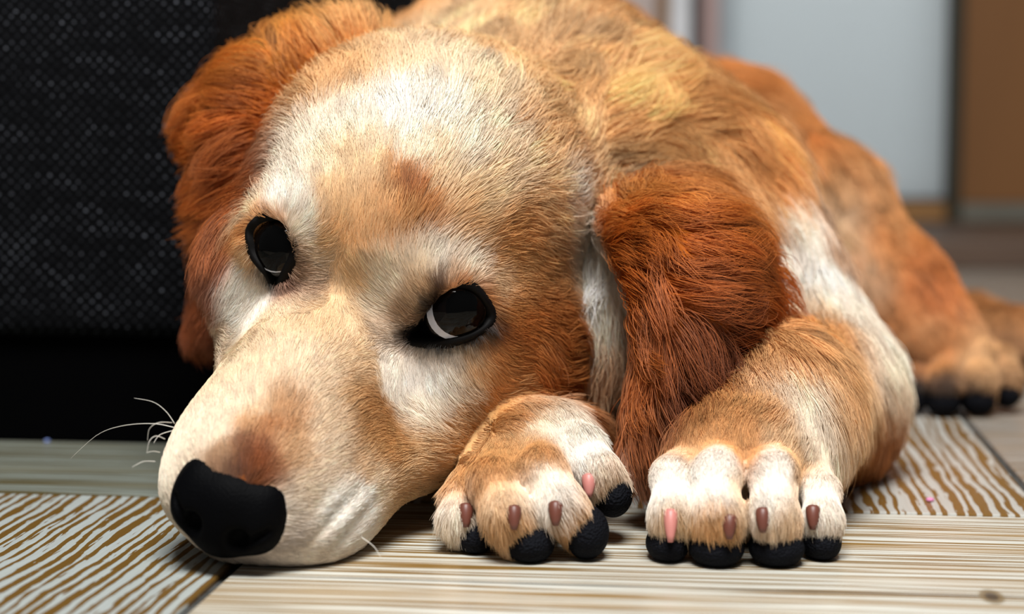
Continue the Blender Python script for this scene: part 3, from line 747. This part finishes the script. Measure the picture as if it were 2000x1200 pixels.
# sides the camera does not see: back and flank
def more(pts, nrm, tan, ln, col):
    global GP, GN, GT, GL, GU, CPt, CN, CC
    GP = np.vstack([GP, pts]); GN = np.vstack([GN, nrm]); GT = np.vstack([GT, tan])
    GL = np.append(GL, [ln] * len(pts)); GU = np.append(GU, [.35] * len(pts))
    CPt = np.vstack([CPt, pts]); CN = np.vstack([CN, nrm]); CC = np.vstack([CC, [srgb(*col)] * len(pts)])
ex = []
for px, py, D in ((760, 330, .74), (900, 60, .80), (1050, -20, .90), (1150, 0, 1.0), (1300, 300, 1.0), (800, 500, .85), (900, 500, 1.0)):
    q = BVH.find_nearest(Vector(P(px, py, D)))
    ex.append((np.array(q[0]), np.array(q[1])))
more(np.array([e[0] for e in ex]), np.array([e[1] for e in ex]), np.array([(.1, .8, .3)] * len(ex)), 20, (224, 168, 102))

def blend(X, N, gp, gn, vals, rel=1.0):
    """guides weigh by distance, relative to how near the nearest guides are"""
    out = np.empty((len(X), vals.shape[1]))
    gp = gp.astype(np.float32); gn = gn.astype(np.float32); vals = vals.astype(np.float32)
    c0 = gp.mean(0); g0 = gp - c0; g2 = (g0 ** 2).sum(1)
    for a in range(0, len(X), 16000):
        x, n = (X[a:a + 16000] - c0).astype(np.float32), N[a:a + 16000].astype(np.float32)
        d = np.maximum((x ** 2).sum(1)[:, None] + g2[None] - 2 * x @ g0.T, 1e-10)
        d *= (1 + .8 * (1 - n @ gn.T)) ** 2
        s2 = np.partition(d, 2, axis=1)[:, :3].mean(1) * rel * rel + 1e-8
        w = np.exp(-d / s2[:, None]) + 1e-12
        out[a:a + 16000] = (w @ vals) / w.sum(1)[:, None]
    return out
_lat = np.random.default_rng(3).normal(size=(32, 32, 32, 3))
def vnoise(X, freq, off=0):
    q = X * freq + off
    i = np.floor(q).astype(int); f = q - i; f = f * f * (3 - 2 * f)
    o = 0
    for dx in (0, 1):
        for dy in (0, 1):
            for dz in (0, 1):
                w = (f[:, 0] if dx else 1 - f[:, 0]) * (f[:, 1] if dy else 1 - f[:, 1]) * (f[:, 2] if dz else 1 - f[:, 2])
                o = o + w[:, None] * _lat[(i[:, 0] + dx) % 32, (i[:, 1] + dy) % 32, (i[:, 2] + dz) % 32]
    return o

# everything is laid out on the vertices and read off at the roots
nrm = np.zeros_like(BV)
fn = np.cross(BV[BF[:, 2]] - BV[BF[:, 0]], BV[BF[:, 3]] - BV[BF[:, 1]])
for j in range(4):
    for c in range(3):
        nrm[:, c] += np.bincount(BF[:, j], fn[:, c], len(BV))
nrm /= np.linalg.norm(nrm, axis=1)[:, None] + 1e-12
gv = blend(BV, nrm, GP, GN, np.hstack([GT, GL[:, None], GU[:, None]]), 1.0)
skin_tint = blend(BV, nrm, CPt, CN, CC, .7)
lum = skin_tint.mean(1)
st = np.clip((lum - .22) / .45, 0, 1)
skin_tint = skin_tint ** (1 - .27 * st * st * (3 - 2 * st))[:, None] * np.array([1.03, .98, .925])

fc = BV[BF].mean(1)
fa = np.linalg.norm(fn, axis=1) * .5
fnn = fn / (np.linalg.norm(fn, axis=1)[:, None] + 1e-12)
flen = gv[BF, 3].mean(1)
face_depth = fc[:, 1]
width = np.where(face_depth < .64, np.clip(.000045 + flen * .0000035, .000055, .0001), .00013)          # strand radius, m
dens = COVER / (flen * .001 * 2 * width)
viewv = fc - CAMP; viewv /= np.linalg.norm(viewv, axis=1)[:, None]
facing = -(viewv * fnn).sum(1)
dens *= np.where(facing < -.25, .3, 1.0)
dens *= np.where((facing < -.25) & (face_depth > .66), .5, 1.0)
dens[fc[:, 2] < .0025] *= .1
# bare skin: under the nose leather, pads, inside the eye sockets
ni = np.round((fc - N_.lo) / N_.vox).astype(int)
ok = ((ni >= 0) & (ni < N_.n)).all(1)
dens[np.nonzero(ok)[0][N_.d[tuple(ni[ok].T)] < -.0006]] = 0
for c, r in [(e['C'], EYE_R + .0003) for e in EYES]:
    dens[np.linalg.norm(fc - c, axis=1) < r] = 0
PADS = []
for t in TOES:
    c = P(t['pad'][0], t['pad'][1], t['D'] - .001); s = t['D'] / FPX
    PADS.append((c, t['pad'][2] * s, t['pad'][3] * s))
    d = fc - c
    dens[(d[:, 0] / (t['pad'][2] * s * .85)) ** 2 + (d[:, 2] / (t['pad'][3] * s * .85)) ** 2 + (d[:, 1] / .012) ** 2 < 1] = 0
cnt = rng.poisson(dens * fa * FUR)
fi = np.repeat(np.arange(len(fc)), cnt)
n_h = len(fi)
u = rng.random(n_h); v = rng.random(n_h)
W4 = np.stack([(1 - u) * (1 - v), u * (1 - v), u * v, (1 - u) * v], 1)
def at_roots(A):
    return np.einsum('ij,ijk->ik', W4, A[BF[fi]])
root = at_roots(BV)
rn = at_roots(nrm)
rn /= np.linalg.norm(rn, axis=1)[:, None] + 1e-9
print('strands', n_h, 'verts', len(BV))
g = at_roots(gv)
flow = g[:, :3]; hl = g[:, 3] * .001; lift = g[:, 4]
long_ = np.clip((hl - .006) / .012, 0, 1)
flow += (.14 + .26 * long_)[:, None] * vnoise(root, 90) + (.25 * long_)[:, None] * vnoise(root, 38, 11) + (.10 + .08 * long_)[:, None] * vnoise(root, 260, 5)
flow -= rn * (flow * rn).sum(1)[:, None]
flow /= np.linalg.norm(flow, axis=1)[:, None] + 1e-9
side = np.cross(rn, flow)
tint = at_roots(skin_tint)
hl0 = hl.copy()
hl = hl * np.clip(1 + .2 * rng.normal(size=n_h), .45, 1.5)
NP = 6
tt = np.linspace(0, 1, NP)
jit = (.10 + .06 * long_) * rng.normal(size=n_h)
bend = .22 * rng.normal(size=n_h)
lift = lift * np.where(hl0 < .009, .6, 1.0)
lf = lift * (1 + (.3 + .25 * long_) * rng.normal(size=n_h)) + .03 + .11 * long_
pos = np.empty((n_h, NP, 3), np.float32)
for k, t in enumerate(tt):
    pos[:, k] = root + hl[:, None] * (flow * t + side * (jit * t + bend * t * t * .5)[:, None] + rn * (lf * (t - .66 * t * t))[:, None])
    pos[:, k, 2] -= hl * .10 * t * t * long_
# tufts: strands lean towards the strand in the middle of their tuft
pw = 1 / (hl0 ** 1.7); pw = pw / pw.sum()
ntuft = max(1, n_h // 30)
ci = rng.choice(n_h, ntuft, replace=False, p=pw)
kd = KDTree(ntuft)
for i, c in enumerate(root[ci].tolist()):
    kd.insert(c, i)
kd.balance()
near = np.array([kd.find(r)[1] for r in root.tolist()])
cl = (.22 + .42 * long_) * np.clip(1 + .3 * rng.normal(size=n_h), 0, 1.4)
for k, t in enumerate(tt):
    w = (cl * t ** 1.3)[:, None]
    tgt = pos[ci[near], k]
    pos[:, k] = pos[:, k] * (1 - w) + (tgt + .15 * (root - root[ci[near]])) * w
pos[:, :, 2] = np.maximum(pos[:, :, 2], .0004)
tuft_shade = rng.normal(size=ntuft)
val = np.exp((.08 + .12 * long_) * np.clip(tuft_shade[near], -2, 1.5) + (.07 + .06 * long_) * rng.normal(size=n_h))
val = np.where(rng.random(n_h) < .05, val * .6, val)
tint = np.clip(tint * val[:, None], 0.002, .95)

# regions of the coat, by face
def near_pts(X, pts, r):
    kd = KDTree(len(pts))
    for i, p in enumerate(pts.tolist()): kd.insert(p, i)
    kd.balance()
    lo, hi = pts.min(0) - r, pts.max(0) + r
    o = np.zeros(len(X), bool)
    cand = np.nonzero(((X > lo) & (X < hi)).all(1))[0]
    o[cand] = [kd.find(x)[2] < r for x in X[cand].tolist()]
    return o
ear_l = near_pts(fc, ear_pts['l'], .0078)
ear_r = near_pts(fc, ear_pts['r'], .0075) & ~ear_l
hloc = ((fc - HT) @ HM) * np.array([1, -1, 1]) / HS
head = (hloc[:, 1] > -88) & (hloc[:, 2] > -78) & (np.abs(hloc[:, 0]) < 72) & ~ear_l & ~ear_r & (fc[:, 1] < .66)
pr = project(fc)
legl = ~ear_l & ~ear_r & (pr[:, 0] > 1268) & (pr[:, 1] > 560) & (fc[:, 1] < .70)
legr = ~ear_l & ~ear_r & ~legl & (pr[:, 1] > 790) & (fc[:, 1] < .62) & (pr[:, 0] > 858) & ~((hloc[:, 2] > -60) & (hloc[:, 1] > -70) & (pr[:, 1] < 800 + .42 * np.maximum(0, 1100 - pr[:, 0])))
hind = (fc[:, 1] > .70) & (fc[:, 0] > .10)
freg = np.full(len(fc), 0)
freg[head] = 1
freg[ear_l] = 2; freg[ear_r] = 3
freg[legl] = 4; freg[legr] = 5; freg[hind] = 6
reg = freg[fi]

# ------------------------------------------------------------------ materials of the dog
m_skin, nt, b = new_mat('skin_under_coat')
at = nt.nodes.new('ShaderNodeAttribute'); at.attribute_name = 'tint'
nt.links.new(at.outputs['Color'], b.inputs['Base Color'])
b.inputs['Roughness'].default_value = .9
b.inputs['Specular IOR Level'].default_value = .1
m_fur = bpy.data.materials.new('coat_hair'); m_fur.use_nodes = True
nt = m_fur.node_tree; nt.nodes.clear()
out = nt.nodes.new('ShaderNodeOutputMaterial')
at = nt.nodes.new('ShaderNodeAttribute'); at.attribute_name = 'tint'
df = nt.nodes.new('ShaderNodeBsdfDiffuse')
hb = nt.nodes.new('ShaderNodeBsdfHair'); hb.component = 'Reflection'
hb.inputs['RoughnessU'].default_value = .35; hb.inputs['RoughnessV'].default_value = .6
ht = nt.nodes.new('ShaderNodeBsdfHair'); ht.component = 'Transmission'
ht.inputs['RoughnessU'].default_value = .5; ht.inputs['RoughnessV'].default_value = 1
mx = nt.nodes.new('ShaderNodeMixShader'); mx.inputs[0].default_value = .14
mx2 = nt.nodes.new('ShaderNodeMixShader'); mx2.inputs[0].default_value = .22
nt.links.new(at.outputs['Color'], df.inputs['Color'])
nt.links.new(at.outputs['Color'], ht.inputs['Color'])
mc = nt.nodes.new('ShaderNodeMix'); mc.data_type = 'RGBA'; mc.inputs[0].default_value = .25
nt.links.new(at.outputs['Color'], mc.inputs[6]); mc.inputs[7].default_value = (1, 1, 1, 1)
nt.links.new(mc.outputs[2], hb.inputs['Color'])
nt.links.new(df.outputs[0], mx2.inputs[1]); nt.links.new(ht.outputs[0], mx2.inputs[2])
nt.links.new(mx2.outputs[0], mx.inputs[1]); nt.links.new(hb.outputs[0], mx.inputs[2])
nt.links.new(mx.outputs[0], out.inputs['Surface'])

m_nose, nt, b = new_mat('nose_leather')
b.inputs['Base Color'].default_value = (.0016, .0017, .0022, 1); b.inputs['Roughness'].default_value = .6; b.inputs['Specular IOR Level'].default_value = .035
vo = nt.nodes.new('ShaderNodeTexVoronoi'); vo.inputs['Scale'].default_value = 1400
tc = nt.nodes.new('ShaderNodeTexCoord'); nt.links.new(tc.outputs['Object'], vo.inputs['Vector'])
bu = nt.nodes.new('ShaderNodeBump'); bu.inputs['Strength'].default_value = .3; bu.inputs['Distance'].default_value = .0003
nt.links.new(vo.outputs['Distance'], bu.inputs['Height']); nt.links.new(bu.outputs[0], b.inputs['Normal'])
m_pad, nt, b = new_mat('pad_leather')
b.inputs['Base Color'].default_value = (.006, .0065, .009, 1); b.inputs['Roughness'].default_value = .8; b.inputs['Specular IOR Level'].default_value = .06
vo = nt.nodes.new('ShaderNodeTexVoronoi'); vo.inputs['Scale'].default_value = 1300
tc = nt.nodes.new('ShaderNodeTexCoord'); nt.links.new(tc.outputs['Object'], vo.inputs['Vector'])
bu = nt.nodes.new('ShaderNodeBump'); bu.inputs['Strength'].default_value = .8; bu.inputs['Distance'].default_value = .0006
nt.links.new(vo.outputs['Distance'], bu.inputs['Height']); nt.links.new(bu.outputs[0], b.inputs['Normal'])
def plain(name, col, rough, spec=.5):
    m, nt, b = new_mat(name)
    b.inputs['Base Color'].default_value = (*col, 1); b.inputs['Roughness'].default_value = rough; b.inputs['Specular IOR Level'].default_value = spec
    return m
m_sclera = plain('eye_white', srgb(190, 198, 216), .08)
m_iris = plain('iris_dark_brown', (.003, .002, .0016), .05, .15)
m_pupil = plain('pupil_black', (.001, .001, .001), .05, .15)
m_lid = plain('lid_skin', (.004, .0035, .0035), .6, .08)
m_claw = plain('claw_horn', srgb(104, 58, 46), .45)
m_clawp = plain('claw_horn_pink', srgb(196, 126, 118), .45)
m_whisk = plain('whisker_hair', srgb(235, 230, 220), .4)

# ------------------------------------------------------------------ the dog: objects
dog = bpy.data.objects.new('dog', None)
COL.objects.link(dog)
dog.location = (0.02, 0.62, 0)
dog.empty_display_size = .05
tag(dog, 'golden puppy lying with its chin flat on the wooden floor', 'dog')
def dog_part(name, me, mat, parent=None, smooth=True, loc=None):
    o = link_obj(name, me, mat, None, smooth)
    p = parent or dog
    o.parent = p
    o.matrix_parent_inverse = Matrix.Translation(-Vector(dog.location)) if p is dog else Matrix.Identity(4)
    if loc is not None: o.location = loc
    return o
ca = body_me.color_attributes.new('tint', 'FLOAT_COLOR', 'POINT')
ca.data.foreach_set('color', np.hstack([skin_tint * .95, np.ones((len(BV), 1))]).astype(np.float32).ravel())
body = dog_part('body', body_me, m_skin)
def fur_obj(name, mask, label):
    idx = np.nonzero(mask)[0]
    cv = bpy.data.hair_curves.new(name)
    cv.add_curves([NP] * len(idx))
    cv.attributes['position'].data.foreach_set('vector', pos[idx].ravel())
    ra = cv.attributes.get('radius') or cv.attributes.new('radius', 'FLOAT', 'POINT')
    prof = np.array([1, 1, .95, .8, .55, .2])
    ra.data.foreach_set('value', (width[fi[idx]][:, None] * prof[None]).astype(np.float32).ravel())
    ta = cv.attributes.new('tint', 'FLOAT_COLOR', 'CURVE')
    ta.data.foreach_set('color', np.hstack([tint[idx], np.ones((len(idx), 1))]).astype(np.float32).ravel())
    cv.materials.append(m_fur)
    o = bpy.data.objects.new(name, cv); COL.objects.link(o)
    o.parent = body
    o['kind'] = 'stuff'
    o['label'] = label
    return o
fur_obj('body_fur', reg == 0, 'long pale golden hair on the back and neck')
fur_obj('face_fur', reg == 1, 'short cream and golden hair on the face')
fur_obj('ear_fur', reg == 2, 'wavy rust brown hair on the ear')
fur_obj('ear_fur', reg == 3, 'rust brown hair on the ear next to the black fabric')
fur_obj('foreleg_fur', reg == 4, 'golden and white hair on the foreleg below the ear')
fur_obj('foreleg_fur', reg == 5, 'golden and white hair on the paw under the chin')
fur_obj('hind_leg_fur', reg == 6, 'golden brown hair on the hind leg')
nose = dog_part('nose', nose_me, m_nose); nose['label'] = 'black leathery nose'

def cap_mesh(name, C, axis, R, rad, seg=32, rings=8):
    a = math.asin(min(1, rad / R))
    axis = axis / np.linalg.norm(axis)
    u = np.cross(axis, [0, 0, 1.0]); u /= np.linalg.norm(u); v = np.cross(u, axis)
    V = [tuple(C + axis * R)]; F = []
    for i in range(1, rings + 1):
        th = a * i / rings
        for j in range(seg):
            ph = 2 * math.pi * j / seg
            V.append(tuple(C + R * (math.cos(th) * axis + math.sin(th) * (math.cos(ph) * u + math.sin(ph) * v))))
    for j in range(seg):
        F.append((0, 1 + j, 1 + (j + 1) % seg))
    for i in range(rings - 1):
        for j in range(seg):
            F.append((1 + i * seg + j, 1 + (i + 1) * seg + j, 1 + (i + 1) * seg + (j + 1) % seg, 1 + i * seg + (j + 1) % seg))
    me = bpy.data.meshes.new(name); me.from_pydata(V, [], F); me.update()
    return me
for e in EYES:
    me = ellipsoid_mesh('eye', EYE_R, EYE_R, EYE_R, 40, 24)
    me.transform(Matrix.Translation(Vector(e['C'])))
    o = dog_part('eye', me, m_pupil)
    o['label'] = 'dark glossy eye'
    def on_ball(q):
        r = ray(*q); r /= np.linalg.norm(r)
        oc = CAMP - e['C']; bb = oc @ r; cc = oc @ oc - EYE_R ** 2
        return CAMP + r * (-bb - math.sqrt(bb * bb - cc)) - e['C']
    gz = on_ball(e['iris'])
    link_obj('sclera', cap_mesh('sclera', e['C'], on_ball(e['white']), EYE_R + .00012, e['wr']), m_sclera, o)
    ir = link_obj('iris', cap_mesh('iris', e['C'], gz, EYE_R + .00022, .0084), m_iris, o)
    pu = link_obj('pupil', cap_mesh('pupil', e['C'], gz, EYE_R + .00034, .0052), m_pupil, o)
    rim = e['rim']
    cen = rim.mean(0)
    rr = np.linalg.norm(rim - cen, axis=1)
    out_ = (rim - cen) / rr[:, None]
    n_ = e['n']; m_ = len(rim)
    rows = [rim - out_ * .0008 - n_ * .0006, rim + out_ * .0002 + n_ * .0004, rim + out_ * .0010 + n_ * .0007]
    outer = []
    for q in rim + out_ * .0034:
        h_ = BVH.find_nearest(Vector(q))
        outer.append(np.array(h_[0]) + np.array(h_[1]) * .0002)
    outer = np.array(outer)
    rows.append(rows[2] * .45 + outer * .55 + n_ * .0003)
    rows.append(outer - n_ * .0004)
    for _ in range(3):
        rows = [(np.roll(r_, 1, 0) + 2 * r_ + np.roll(r_, -1, 0)) / 4 for r_ in rows]
    LV = np.concatenate(rows)
    LF = [(i * m_ + j, i * m_ + (j + 1) % m_, (i + 1) * m_ + (j + 1) % m_, (i + 1) * m_ + j) for i in range(4) for j in range(m_)]
    lme = bpy.data.meshes.new('eyelid'); lme.from_pydata([tuple(v_) for v_ in LV], [], LF); lme.update()
    lid = dog_part('eyelid', lme, m_lid)
    lid['label'] = 'dark rim of skin around the eye'
# toe pads and claws
def claw_mesh(p, d, L, r):
    d = d / np.linalg.norm(d)
    dn = np.array([0, 0, -1.0])
    pts = [p + d * (L * t) + dn * (L * .35 * t * t) for t in np.linspace(-.3, 1, 8)]
    return tube_mesh('claw', pts, [r * s for s in (1, 1.05, 1.05, 1, .92, .8, .62, .4)], 10)
for i, t in enumerate(TOES):
    c, rx, rz = PADS[i]
    c = c.copy(); c[2] = max(c[2], rz * .8); c[1] += .0035
    me = ellipsoid_mesh('toe_pad', rx, .0095, rz, 28, 18)
    for v in me.vertices:
        z = c[2] + v.co.z
        if z < .0004: v.co.z = .0004 - c[2]; v.co.x *= 1.03
    me.transform(Matrix.Translation(Vector(c)))
    dog_part('toe_pad', me, m_pad)
    if i < 8:
        h = hit(*t['claw'])
        base = h[0] if h is not None else P(*t['claw'], t['D'])
        vw = base - CAMP; vw /= np.linalg.norm(vw)
        d = -vw * .55 + np.array([0.0, 0, -.8])
        long_claw = i == 4
        me = claw_mesh(base - vw * .0003, d, .0056 if long_claw else .0040, .0019 if long_claw else .0020)
        dog_part('claw', me, m_clawp if i in (3, 4) else m_claw)
# whiskers
WH = [[(342,836,.50),(300,828,.50),(240,832,.505),(190,850,.51),(138,896,.515)], [(341,828,.50),(325,805,.50),(300,786,.50),(262,778,.50)], [(336,826,.495),(310,826,.49),(292,838,.49),(288,862,.49)],
      [(322,858,.49),(305,852,.488),(292,862,.486),(287,884,.485)], [(312,884,.488),(298,882,.486),(286,885,.484)], [(303,902,.486),(280,902,.484),(258,913,.482)], [(335,842,.498),(312,850,.495),(300,866,.493)], [(706,1050,.482),(730,1068,.478),(744,1090,.476)]]
def smooth_line(pts, n):
    p = np.array(pts); m = len(p)
    t = np.linspace(0, m - 1, n); i = np.clip(t.astype(int), 0, m - 2); f = (t - i)[:, None]
    g = lambda j: p[np.clip(j, 0, m - 1)]
    p0, p1, p2, p3 = g(i - 1), g(i), g(i + 1), g(i + 2)
    return 0.5 * (2 * p1 + (p2 - p0) * f + (2 * p0 - 5 * p1 + 4 * p2 - p3) * f ** 2 + (3 * p1 - p0 - 3 * p2 + p3) * f ** 3)
for w in WH:
    pts = smooth_line([P(*q) for q in w], 18)
    pts[:, 2] = np.maximum(pts[:, 2], .0006)
    dog_part('whisker', tube_mesh('whisker', pts, np.linspace(.00012, .00004, 18), 6), m_whisk)
